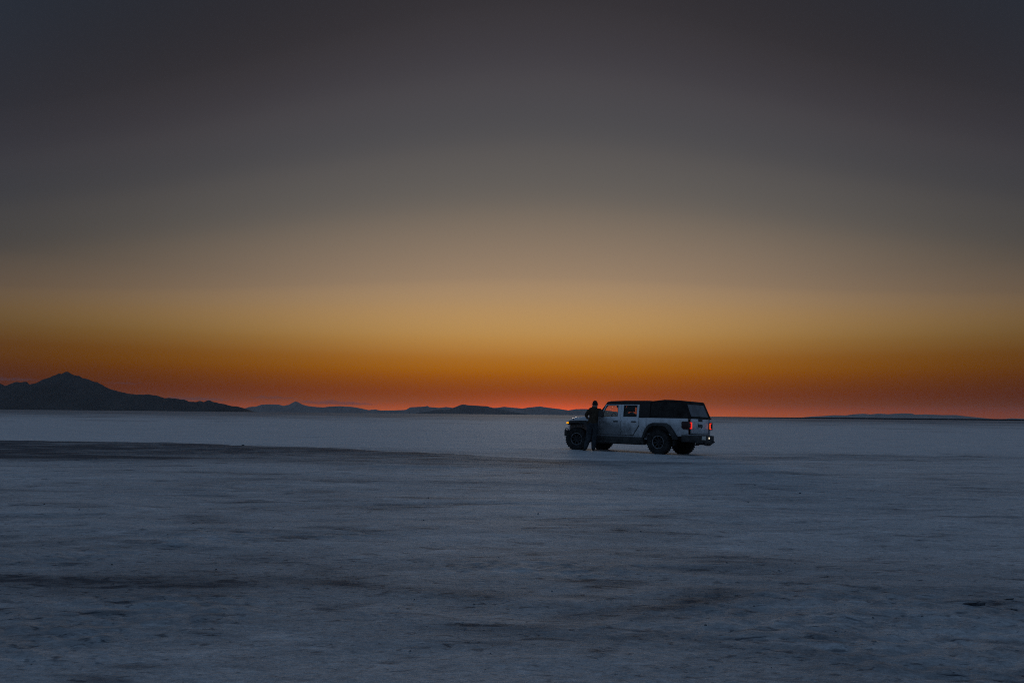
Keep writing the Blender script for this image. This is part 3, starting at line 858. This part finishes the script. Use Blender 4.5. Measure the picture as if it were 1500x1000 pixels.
# the maker's word pressed into the tailgate
cu = bpy.data.curves.new('badge', 'FONT'); cu.body = 'Jeep'; cu.size = .20; cu.extrude = .004; cu.align_x = 'CENTER'; cu.align_y = 'CENTER'; cu.offset = .004
tmp = bpy.data.objects.new('badge', cu); COL.objects.link(tmp)
dg = bpy.context.evaluated_depsgraph_get()
me = bpy.data.meshes.new_from_object(tmp.evaluated_get(dg)); me.name = 'badge'
bpy.data.objects.remove(tmp)
o = link_mesh('badge', me, M['black'], tg)
o.matrix_local = Matrix(((0, 0, -1, -2.842), (-1, 0, 0, 0.0), (0, 1, 0, 1.02), (0, 0, 0, 1)))

# tail lamps
for s in (1, -1):
    bm = bmesh.new()
    prism(bm, [(-2.79, .875), (-2.86, .875), (-2.862, 1.135), (-2.79, 1.135), (-2.62, 1.135), (-2.60, 1.10), (-2.60, .93), (-2.66, .875)], *sorted((s * .625, s * .862)))
    tl = part('tail_light', bm, M['red_dark'], bevel=.016, shaped=False)
    bm = bmesh.new()
    ya, yb = sorted((s * .645, s * .69))
    box(bm, -2.875, -2.855, ya, yb, .895, 1.115)
    yc, yd = sorted((s * .69, s * .755))
    box(bm, -2.872, -2.855, yc, yd, 1.087, 1.115); box(bm, -2.872, -2.855, yc, yd, .895, .923)
    mk('lamp_strip', bm, M['red_on'], tl, .005)
    bm = bmesh.new(); ya, yb = sorted((s * .632, s * .652)); box(bm, -2.878, -2.858, ya, yb, .91, 1.10)
    mk('lamp_core', bm, M['red_core'], tl, .004)
# rear bumper
bm = bmesh.new()
plan = [(-2.62, .90), (-2.84, .90), (-2.95, .78), (-2.98, .5), (-2.98, -.5), (-2.95, -.78), (-2.84, -.88), (-2.62, -.88), (-2.62, -.80), (-2.78, -.72), (-2.78, .72), (-2.62, .80)]
lo = [bm.verts.new((x, y, .46 if abs(y) > .6 else .42)) for x, y in plan]; hi = [bm.verts.new((x, y, .685)) for x, y in plan]
bm.faces.new(lo[::-1]); bm.faces.new(hi)
for i in range(len(plan)): bm.faces.new((lo[i], lo[(i + 1) % len(plan)], hi[(i + 1) % len(plan)], hi[i]))
rb = mk('rear_bumper', bm, M['black'], truck, .022, 2, 40)
bm = bmesh.new(); box(bm, -2.996, -2.982, -.115, .165, .535, .665)
lp = mk('licence_plate', bm, M['plate'], rb, .006)
bm = bmesh.new(); lathe(bm, [(0, .02), (.03, .016), (.036, 0), (0, 0)], 14)
o = mk('bumper_lamp', bm, M['warm'], rb); o.rotation_euler = (0, 0, R(90)); o.location = (-2.98, -.36, .60)
for s in (-1, 1):
    bm = bmesh.new(); tube(bm, [(-2.92, s * .60, .50), (-3.02, s * .60, .49), (-3.04, s * .64, .47), (-3.00, s * .68, .46)], .018, 8)
    mk('tow_hook', bm, M['steel'], rb)
bm = bmesh.new(); box(bm, -3.05, -2.8, -.06, .06, .37, .46); box(bm, -3.06, -3.02, -.08, .08, .36, .47)
mk('hitch_receiver', bm, M['steel'], rb, .006)
bm = bmesh.new()
prism(bm, [(-2.70, .46), (-2.97, .46), (-2.80, .33), (-2.70, .36)], -.78, -.52)
mk('bumper_bracket', bm, M['black'], rb, .01)

# --- canvas topper
bm = bmesh.new()
prof = [(-1.36, 1.243), (-1.36, 1.80), (-1.42, 1.822), (-1.88, 1.868), (-2.2, 1.858), (-2.585, 1.832), (-2.615, 1.81), (-2.845, 1.243)]
vs = prism(bm, prof, -.80, .80)
topper = part('canopy', bm, M['canvas'], bevel=.022)
bm = bmesh.new()
xt, zt, xb, zb = -2.640, 1.755, -2.838, 1.275
def slant(bm, z0, z1, y00, y01, y10, y11, off):
    f = lambda z: xt + (z - zt) * (xb - xt) / (zb - zt) - off
    a = [(f(z0), y00, z0), (f(z0), y01, z0), (f(z1), y11, z1), (f(z1), y10, z1)]
    va = [bm.verts.new(p) for p in a]; vb = [bm.verts.new((p[0] + .012, p[1], p[2])) for p in a]
    bm.faces.new(va); bm.faces.new(vb[::-1])
    for i in range(4): bm.faces.new((va[i], vb[i], vb[(i + 1) % 4], va[(i + 1) % 4]))
slant(bm, 1.315, 1.715, -.60, .60, -.56, .56, .008)
mk('rear_window', bm, M['vinyl'], topper, .003)
bm = bmesh.new()
box(bm, -2.60, -1.40, .800, .806, 1.80, 1.815) if False else None
for s in (-1, 1):
    box(bm, -2.84, -1.37, min(s * .792, s * .812), max(s * .792, s * .812), 1.245, 1.285)
    prism(bm, [(-2.05, 1.29), (-2.09, 1.29), (-2.09, 1.80), (-2.05, 1.80)], *sorted((s * .795, s * .808)))
    prism(bm, [(-1.40, 1.785), (-2.58, 1.785), (-2.58, 1.80), (-1.40, 1.80)], *sorted((s * .795, s * .81)))
part('canvas_seam', bm, M['canvas'], topper, bevel=.003, seg=1)
for x in (-1.75, -2.3):
    bm = bmesh.new(); box(bm, x - .03, x + .03, .80, .822, 1.70, 1.725); box(bm, x - .012, x + .012, .80, .818, 1.62, 1.70)
    part('strap_buckle', bm, M['black'], topper, bevel=.003, seg=1)

# --- fender flares, rails, mirrors, marker lamps
REAR_FLARE = ([(-1.07, .57), (-1.20, .86), (-1.34, 1.02), (-1.48, 1.075), (-2.02, 1.075), (-2.17, 1.0), (-2.42, .66), (-2.46, .53)],
              [(-1.20, .55), (-1.30, .78), (-1.42, .92), (-1.54, .965), (-1.95, .965), (-2.06, .91), (-2.24, .68), (-2.30, .53)])
FRONT_FLARE = ([(.90, .56), (.97, .72), (1.16, .98), (1.32, 1.085), (1.5, 1.11), (2.05, 1.10), (2.15, 1.06), (2.165, .98)],
               [(1.10, .56), (1.14, .70), (1.28, .90), (1.42, .995), (1.55, 1.01), (1.98, 1.0), (2.07, .965), (2.09, .93)])
for s in (1, -1):
    for (out, inn), ya in ((REAR_FLARE, .80), (FRONT_FLARE, .62)):
        bm = bmesh.new()
        n = len(out)
        y0, y1 = s * ya, s * .935
        ring = []
        for (ox, oz), (ix, iz) in zip(out, inn):
            ring.append([bm.verts.new(p) for p in ((ox, y0, oz), (ox + (ix - ox) * .12, s * .905, oz + (iz - oz) * .12), (ox + (ix - ox) * .3, y1, oz + (iz - oz) * .3),
                                                   (ix, y1, iz), (ix, y0, iz))])
        for a, b in zip(ring, ring[1:]):
            for k in range(5): bm.faces.new((a[k], b[k], b[(k + 1) % 5], a[(k + 1) % 5]))
        bm.faces.new(ring[0]); bm.faces.new(ring[-1][::-1])
        fl = mk('fender_flare', bm, M['black'], truck, .008, 1, 35)
        if ya < .7:
            bm = bmesh.new()
            box(bm, 2.06, 2.178, min(s * .82, s * .942), max(s * .82, s * .942), .975, 1.035)
            mk('marker_lamp', bm, M['amber'], fl, .012)
    bm = bmesh.new()
    prism(bm, [(.98, .30), (1.02, .56), (-1.08, .56), (-1.12, .30)], *sorted((s * .66, s * .80)))
    box(bm, -1.0, .9, min(s * .79, s * .875), max(s * .79, s * .875), .335, .395)
    part('rock_rail', bm, M['black'], shaped=False, bevel=.02)
    bm = bmesh.new()
    prism(bm, [(.62, 1.25), (.60, 1.47), (.50, 1.48), (.47, 1.26)], *sorted((s * .92, s * 1.11)))
    box(bm, .54, .60, min(s * .80, s * .93), max(s * .80, s * .93), 1.24, 1.30)
    mi = part('mirror', bm, M['black'], shaped=False, bevel=.025)
    bm = bmesh.new(); prism(bm, [(.474, 1.285), (.498, 1.455), (.494, 1.456), (.468, 1.285)], *sorted((s * .94, s * 1.09)))
    part('mirror_glass', bm, M['mirror'], mi, shaped=False, bevel=0)
    # mud flap
    bm = bmesh.new(); box(bm, -2.33, -2.31, min(s * .66, s * .9), max(s * .66, s * .9), .33, .62)
    part('mud_flap', bm, M['rubber'], shaped=False, bevel=.004)

# --- front bumper
bm = bmesh.new()
plan = [(2.34, .64), (2.48, .64), (2.54, .58), (2.58, .42), (2.58, -.42), (2.54, -.58), (2.48, -.64), (2.34, -.64)]
lo = [bm.verts.new((x, y, .56 if abs(y) > .6 else .50)) for x, y in plan]; hi = [bm.verts.new((x, y, .74)) for x, y in plan]
bm.faces.new(lo[::-1]); bm.faces.new(hi)
for i in range(len(plan)): bm.faces.new((lo[i], lo[(i + 1) % len(plan)], hi[(i + 1) % len(plan)], hi[i]))
fb = mk('front_bumper', bm, M['black'], truck, .02, 2, 40)
for s in (-1, 1):
    bm = bmesh.new(); lathe(bm, [(0, .025), (.045, .02), (.055, 0), (.055, -.02), (0, -.02)], 16)
    o = mk('fog_lamp', bm, M['lens'], fb); o.rotation_euler = (0, 0, R(-90 + s * 25)); o.location = (2.55, s * .50, .64)
    bm = bmesh.new(); tube(bm, [(2.50, s * .36, .74), (2.58, s * .36, .80), (2.65, s * .36, .79), (2.65, s * .36, .74)], .018, 8)
    mk('tow_hook', bm, M['steel'], fb)
bm = bmesh.new(); tube(bm, [(2.5, -.3, .74), (2.54, -.3, .88), (2.54, .3, .88), (2.5, .3, .74)], .022, 8)
mk('grab_hoop', bm, M['black'], fb)

# --- wheels
def make_tyre():
    bm = bmesh.new()
    lathe(bm, [(.218, -.10), (.245, -.122), (.30, -.142), (.36, -.143), (.395, -.134), (.412, -.115), (.416, -.06), (.416, .06), (.412, .115), (.395, .134), (.36, .143), (.30, .142), (.245, .122), (.218, .10)], 56)
    n = 30
    for k in range(n):
        for side in (-1, 1):
            a = 2 * math.pi * (k + (.5 if side > 0 else 0)) / n
            vs = box(bm, .404, .4265, side * .055, side * .138, -.026, .026) if side > 0 else box(bm, .404, .4265, -.138, -.055, -.026, .026)
            rot = Matrix.Rotation(-a, 4, 'Y')
            for v in vs: v.co = rot @ v.co
        a = 2 * math.pi * (k + .25) / n
        vs = box(bm, .41, .4255, -.045, .045, -.022, .022)
        rot = Matrix.Rotation(-a, 4, 'Y')
        for v in vs: v.co = rot @ v.co
    finish(bm)
    me = bpy.data.meshes.new('tyre')
    for f in bm.faces: f.smooth = len(f.verts) == 4 and f.calc_area() > .0004 and False
    bm.to_mesh(me); bm.free(); me.materials.append(M['rubber']); return me
def make_rim():
    bm = bmesh.new()
    lathe(bm, [(.0, .035), (.06, .05), (.075, .035), (.08, .0), (.19, -.02), (.205, -.09), (.216, -.10), (.222, -.09), (.205, -.06), (.20, .06), (.205, .10)], 48)
    for k in range(8):
        vs = box(bm, .05, .205, -.005, .055, -.022, .022)
        for v in vs:
            if v.co.x > .1: v.co.y += .035
        rot = Matrix.Rotation(-2 * math.pi * k / 8, 4, 'Y')
        for v in vs: v.co = rot @ v.co
    finish(bm)
    me = bpy.data.meshes.new('rim'); bm.to_mesh(me); bm.free(); me.materials.append(M['rim']); return me
def make_lip():
    bm = bmesh.new()
    lathe(bm, [(.200, .088), (.206, .112), (.222, .116), (.226, .104), (.200, .088)], 48)
    for k in range(8):
        a = 2 * math.pi * (k + .5) / 8
        bmesh.ops.create_cone(bm, cap_ends=True, segments=6, radius1=.009, radius2=.007, depth=.02,
                              matrix=Matrix.Rotation(-a, 4, 'Y') @ Matrix.Translation((.196, .093, 0)) @ Matrix.Rotation(R(-90), 4, 'X'))
    finish(bm)
    me = bpy.data.meshes.new('rim_lip'); bm.to_mesh(me); bm.free()
    me.materials.append(M['lip'])
    for p in me.polygons: p.use_smooth = True
    return me
def make_cap():
    bm = bmesh.new()
    lathe(bm, [(0, .072), (.03, .07), (.036, .05), (.036, .02)], 20)
    for k in range(5):
        a = 2 * math.pi * k / 5
        bmesh.ops.create_cone(bm, cap_ends=True, segments=6, radius1=.011, radius2=.009, depth=.03,
                              matrix=Matrix.Rotation(-a, 4, 'Y') @ Matrix.Translation((.058, .055, 0)) @ Matrix.Rotation(R(-90), 4, 'X'))
    finish(bm)
    me = bpy.data.meshes.new('hub_cap'); bm.to_mesh(me); bm.free(); me.materials.append(M['steel']); return me
tyre_me, rim_me, lip_me, cap_me = make_tyre(), make_rim(), make_lip(), make_cap()
for ax in (1.743, -1.743):
    for s in (1, -1):
        w = bpy.data.objects.new('wheel', None); COL.objects.link(w); w.parent = truck
        w.location = (ax, s * .80, .42)
        steer = R(16) if ax > 0 else 0
        w.rotation_euler = (0, 0, steer + (0 if s > 0 else math.pi))
        for nm, me in (('tyre', tyre_me), ('rim', rim_me), ('rim_lip', lip_me), ('hub_cap', cap_me)):
            o = bpy.data.objects.new(nm, me); COL.objects.link(o); o.parent = w
            o.rotation_euler = (0, R(17 * (ax > 0) + 8 * s), 0)

# ------------------------------------------------------------------ the person leaning on the front fender
def skin_mesh(name, verts, edges, radii, root, subdiv=2):
    me = bpy.data.meshes.new(name); me.from_pydata(verts, edges, []); me.update()
    o = bpy.data.objects.new(name, me); COL.objects.link(o)
    o.modifiers.new('skin', 'SKIN').use_smooth_shade = True
    lay = me.skin_vertices[0].data if me.skin_vertices else None
    if lay is None:
        bm = bmesh.new(); bm.from_mesh(me); bm.verts.layers.skin.verify(); bm.to_mesh(me); bm.free()
        lay = me.skin_vertices[0].data
    for i, r in enumerate(radii):
        lay[i].radius = r if isinstance(r, tuple) else (r, r)
        lay[i].use_root = (i == root)
    sd = o.modifiers.new('sub', 'SUBSURF'); sd.levels = subdiv; sd.render_levels = subdiv
    dg = bpy.context.evaluated_depsgraph_get()
    out = bpy.data.meshes.new_from_object(o.evaluated_get(dg)); out.name = name
    bpy.data.objects.remove(o)
    return out

PJ = {  # name: (x, y, z, radius); x to the person's right, y away from the camera
 'pelvis': (.135, .02, .97, .150), 'waist': (.165, .035, 1.12, .142), 'chest': (.20, .075, 1.32, .165), 'upper': (.215, .085, 1.46, .120),
 'neck': (.225, .10, 1.555, .062), 'skull0': (.228, .125, 1.635, .086), 'skull1': (.226, .13, 1.715, .098), 'skull2': (.224, .125, 1.768, .078),
 'jaw': (.212, .195, 1.63, .045), 'nose': (.205, .235, 1.675, .016),
 'sh_l': (.035, .10, 1.468, .078), 'el_l': (-.105, .12, 1.285, .052), 'wr_l': (-.055, .36, 1.185, .034), 'pa_l': (-.03, .44, 1.165, .036),
 'sh_r': (.395, .10, 1.455, .078), 'el_r': (.495, .17, 1.265, .052), 'wr_r': (.44, .40, 1.23, .034), 'pa_r': (.42, .48, 1.235, .036),
 'hip_l': (.045, .02, .90, .118), 'kn_l': (-.005, .06, .50, .088), 'an_l': (-.125, .00, .12, .066), 'ft_l': (-.135, .02, .055, .052), 'to_l': (-.20, .17, .04, .040),
 'hip_r': (.225, .02, .90, .118), 'kn_r': (.195, .05, .50, .088), 'an_r': (.160, .00, .12, .066), 'ft_r': (.160, .02, .055, .052), 'to_r': (.185, .19, .04, .040),
}
PE = [('pelvis', 'waist'), ('waist', 'chest'), ('chest', 'upper'), ('upper', 'neck'), ('neck', 'skull0'), ('skull0', 'skull1'), ('skull1', 'skull2'),
      ('skull0', 'jaw'), ('skull1', 'nose'),
      ('upper', 'sh_l'), ('sh_l', 'el_l'), ('el_l', 'wr_l'), ('wr_l', 'pa_l'), ('upper', 'sh_r'), ('sh_r', 'el_r'), ('el_r', 'wr_r'), ('wr_r', 'pa_r'),
      ('pelvis', 'hip_l'), ('hip_l', 'kn_l'), ('kn_l', 'an_l'), ('an_l', 'ft_l'), ('ft_l', 'to_l'),
      ('pelvis', 'hip_r'), ('hip_r', 'kn_r'), ('kn_r', 'an_r'), ('an_r', 'ft_r'), ('ft_r', 'to_r')]
# fingers: four unequal, bent, and a thumb from the side of the palm
for sd, sx in (('l', 1), ('r', -1)):
    px, py, pz, _ = PJ['pa_' + sd]
    for k, ln in enumerate((.062, .072, .068, .052)):
        ox = (k - 1.5) * .019
        a = 'f%d0_%s' % (k, sd); b_ = 'f%d1_%s' % (k, sd); c_ = 'f%d2_%s' % (k, sd)
        PJ[a] = (px + ox, py + .045, pz + .004, .0095); PJ[b_] = (px + ox * 1.25, py + .045 + ln * .6, pz - .004, .0088); PJ[c_] = (px + ox * 1.35, py + .045 + ln, pz - .022, .008)
        PE += [('pa_' + sd, a), (a, b_), (b_, c_)]
    a = 'th0_' + sd; b_ = 'th1_' + sd
    PJ[a] = (px + sx * .04, py + .0, pz - .002, .011); PJ[b_] = (px + sx * .062, py + .045, pz - .008, .009)
    PE += [('pa_' + sd, a), (a, b_)]
_fat = {'pelvis': 1.25, 'waist': 1.3, 'chest': 1.25, 'upper': 1.2, 'neck': 1.5, 'skull0': 1.12, 'skull1': 1.12, 'skull2': 1.12, 'hip': 1.25, 'kn': 1.3, 'an': 1.25, 'sh': 1.25, 'el': 1.3, 'wr': 1.25}
for k_ in list(PJ):
    f_ = _fat.get(k_, _fat.get(k_.split('_')[0], 1.0))
    PJ[k_] = PJ[k_][:3] + (PJ[k_][3] * f_,)
names = list(PJ)
idx = {n: i for i, n in enumerate(names)}
flat = {'pelvis': (.205, .155), 'waist': (.20, .15), 'chest': (.240, .165), 'upper': (.180, .135)}
me = skin_mesh('person', [PJ[n][:3] for n in names], [(idx[a], idx[b]) for a, b in PE],
               [flat.get(n, (PJ[n][3], PJ[n][3])) for n in names], idx['pelvis'])
for mname in ('skin', 'shirt', 'jeans', 'boot'): me.materials.append(M[mname])
SEG = []
for a, b in PE:
    A = np.array(PJ[a][:3]); B = np.array(PJ[b][:3])
    SEG.append((a, b, A, B))
for p in me.polygons:
    c = np.array(p.center)
    best, bd, bt = None, 1e9, 0
    for a, b, A, B in SEG:
        ab = B - A; t_ = float(np.clip(np.dot(c - A, ab) / np.dot(ab, ab), 0, 1))
        rad = PJ[a][3] * (1 - t_) + PJ[b][3] * t_
        dd = np.linalg.norm(c - A - ab * t_) - rad
        if dd < bd: bd, best, bt = dd, (a, b), t_
    a, b = best
    sfx = a[-2:]
    if a in ('neck', 'skull0', 'skull1') or (a == 'upper' and b == 'neck' and bt > .55): m_ = 0
    elif a in ('pa_l', 'pa_r', 'wr_l', 'wr_r') or a[0] == 'f' and a[1].isdigit() or a.startswith('th'): m_ = 0
    elif a in ('el_l', 'el_r'): m_ = 0 if bt > .12 else 1
    elif a in ('kn_l', 'kn_r', 'hip_l', 'hip_r') or b in ('hip_l', 'hip_r'): m_ = 2
    elif a in ('an_l', 'an_r', 'ft_l', 'ft_r'): m_ = 3 if c[2] < .13 else 2
    elif a == 'pelvis': m_ = 2 if c[2] < 1.0 else 1
    else: m_ = 1
    p.material_index = m_
    p.use_smooth = True
person = bpy.data.objects.new('person', me); COL.objects.link(person)
tag(person, 'person in dark shirt and jeans seen from behind, leaning on the truck', 'person')
# hair cap, ears, spectacles, boots soles
bm = bmesh.new()
bmesh.ops.create_uvsphere(bm, u_segments=20, v_segments=14, radius=1.0)
for v in list(bm.verts):
    if v.co.z < -.80 or (v.co.y > .30 and v.co.z < .35): bm.verts.remove(v)
for v in bm.verts:
    v.co = Vector((v.co.x * .095 + .226, v.co.y * .108 + .120, v.co.z * .115 + 1.712))
mk('hair', bm, M['hair'], person, smooth=60)
for sx in (-1, 1):
    bm = bmesh.new(); bmesh.ops.create_uvsphere(bm, u_segments=10, v_segments=8, radius=1)
    for v in bm.verts: v.co = Vector((v.co.x * .012 + .226 + sx * .103, v.co.y * .02 + .135, v.co.z * .032 + 1.675))
    mk('ear', bm, M['skin'], person, smooth=60)
bm = bmesh.new()
for sx in (-1, 1):
    tube(bm, [(.226 + sx * .094, .13, 1.692), (.222 + sx * .084, .225, 1.690)], .004, 6)
    box(bm, .216 + sx * .038 - .028, .216 + sx * .038 + .028, .226, .232, 1.67, 1.705)
mk('glasses', bm, M['lens'], person)
# belt
# stand beside the left front fender
PX_L, PY_L = .93, 1.19
pw = np.array([TX, TY]) + T_FWD * PX_L + T_LEFT * PY_L
person.location = (pw[0], pw[1], ground_z(pw[0], pw[1]) - .012)
person.rotation_euler = (0, 0, R(-6))

# ------------------------------------------------------------------ clods of dried mud and bits of crust
def lump(name, x, y, w, d, h, seed, mat, sub=2):
    bm = bmesh.new()
    bmesh.ops.create_icosphere(bm, subdivisions=sub, radius=1)
    P = np.array([v.co[:] for v in bm.verts])
    n = perlin(P[:, 0] * 1.7 + seed * 3.1, P[:, 1] * 1.7 + P[:, 2] * 1.3, seed % 40)
    for v, q_ in zip(bm.verts, n):
        k = 1 + .9 * q_
        v.co = Vector((v.co.x * w * k, v.co.y * d * k, max(v.co.z, -.35) * h * k))
    o = mk(name, bm, mat)
    o.location = (x, y, ground_z(x, y) + h * .18)
    o.rotation_euler = (0, 0, random.uniform(0, 6.3))
    return o
CLODS = [(1.47, 8.51), (2.52, 6.7), (1.65, 5.14), (2.32, 4.87), (1.95, 4.57), (2.65, 4.9), (-0.24, 5.19), (-0.1, 4.17),
         (-0.12, 3.91), (-1.26, 11.59), (0.37, 9.98), (-0.1, 6.88), (0.31, 5.56), (-0.66, 5.3), (-0.54, 4.21), (-1.06, 9.24), (1.91, 6.67),
         (1.35, 3.95), (3.63, 11.48), (2.26, 6.38), (4.96, 12.88), (4.66, 14.32), (1.2, 4.67), (-6.24, 10.09), (-5.48, 9.59), (-4.87, 8.97),
         (-3.64, 8.67), (-2.64, 8.43), (-2.57, 7.4), (-2.4, 6.21), (-3.54, 7.82), (-3.31, 6.32), (-2.42, 3.9)]
for i, (x, y) in enumerate(CLODS):
    r_ = (.0007 + .0006 * random.random()) * y * (1.3 if i in (2, 3, 4, 0, 26) else 1)
    r_ = min(r_, .016)
    o = lump('mud_clod', x, y, r_ * random.uniform(1.0, 1.6), r_, r_ * .75, i + 2, M['stone'])
    tag(o, 'tiny dark mud clod lying alone on the pale salt crust', 'clod', 'tiny mud clods scattered over the salt')
o = lump('mud_clod', -9.65, 26.95, .06, .05, .05, 51, M['stone'])
tag(o, 'dark lump sitting on the edge of the low bank at left', 'clod')

def crust_slab(x, y, L, W, H, seed, label, rot=0.0):
    """a lifted, ragged plate of crust with a hollow under its near edge"""
    bm = bmesh.new()
    n = 18
    top, bot = [], []
    rr = np.random.RandomState(seed)
    for k in range(n):
        a = 2 * math.pi * k / n
        q_ = 1 + rr.uniform(-.28, .22)
        px, py = math.cos(a) * L * q_, math.sin(a) * W * q_
        lift = H * (1.0 if py < 0 else .35) * rr.uniform(.7, 1.15)
        top.append(bm.verts.new((px, py, lift))); bot.append(bm.verts.new((px * .86, py * .8 + W * .1, -.01)))
    ct = bm.verts.new((0, 0, H * .8)); 
    for k in range(n):
        j = (k + 1) % n
        bm.faces.new((top[k], top[j], ct)); bm.faces.new((bot[k], bot[j], top[j], top[k]))
    bm.faces.new(bot[::-1])
    o = mk('crust_slab', bm, M['stone'])
    o.location = (x, y, ground_z(x, y)); o.rotation_euler = (0, 0, rot)
    tag(o, label, 'crust slab')
crust_slab(3.17, 5.20, .085, .03, .022, 5, 'long dark ragged slab of lifted crust at lower right, largest of its kind', .05)
crust_slab(3.50, 5.34, .05, .016, .008, 8, 'small dark crust flake right of the long ragged slab', .5)
crust_slab(3.36, 5.08, .022, .010, .007, 9, 'smallest dark crust chip just below the flake at right edge', -.4)

# loose crumbs of broken crust: too many and too small to count
bm = bmesh.new()
rs_ = np.random.RandomState(3)
cl_pts = []
for cx_, cy_, sx_, sy_, nn_ in ((2.15, 4.6, .35, .45, 700), (2.9, 4.6, .5, .5, 300), (-2.5, 4.05, .5, .2, 350), (-1.2, 4.7, .6, .3, 160), (3.3, 5.3, .35, .15, 200), (.4, 4.6, 1.2, .5, 150)):
    for _ in range(nn_):
        cl_pts.append((rs_.normal(cx_, sx_), rs_.normal(cy_, sy_)))
cx_ = np.array([p[0] for p in cl_pts]); cy_ = np.array([p[1] for p in cl_pts])
cz_ = ground_fields(cx_, cy_)[0]
for x, y, z in zip(cx_, cy_, cz_):
    s_ = rs_.gamma(2.0, .0015) + .001
    pts = []
    for dx_, dy_, dz_ in ((1, 0, 0), (-.5, .87, 0), (-.5, -.87, 0), (.1, .1, 1)):
        pts.append(bm.verts.new((x + s_ * (dx_ + rs_.uniform(-.4, .4)) * 1.4, y + s_ * (dy_ + rs_.uniform(-.4, .4)), z - .001 + s_ * dz_ * rs_.uniform(.3, .6))))
    for f in ((0, 1, 3), (1, 2, 3), (2, 0, 3)): bm.faces.new([pts[i] for i in f])
o = mk('crust_crumbs', bm, M['crumb'])
tag(o, kind='stuff')
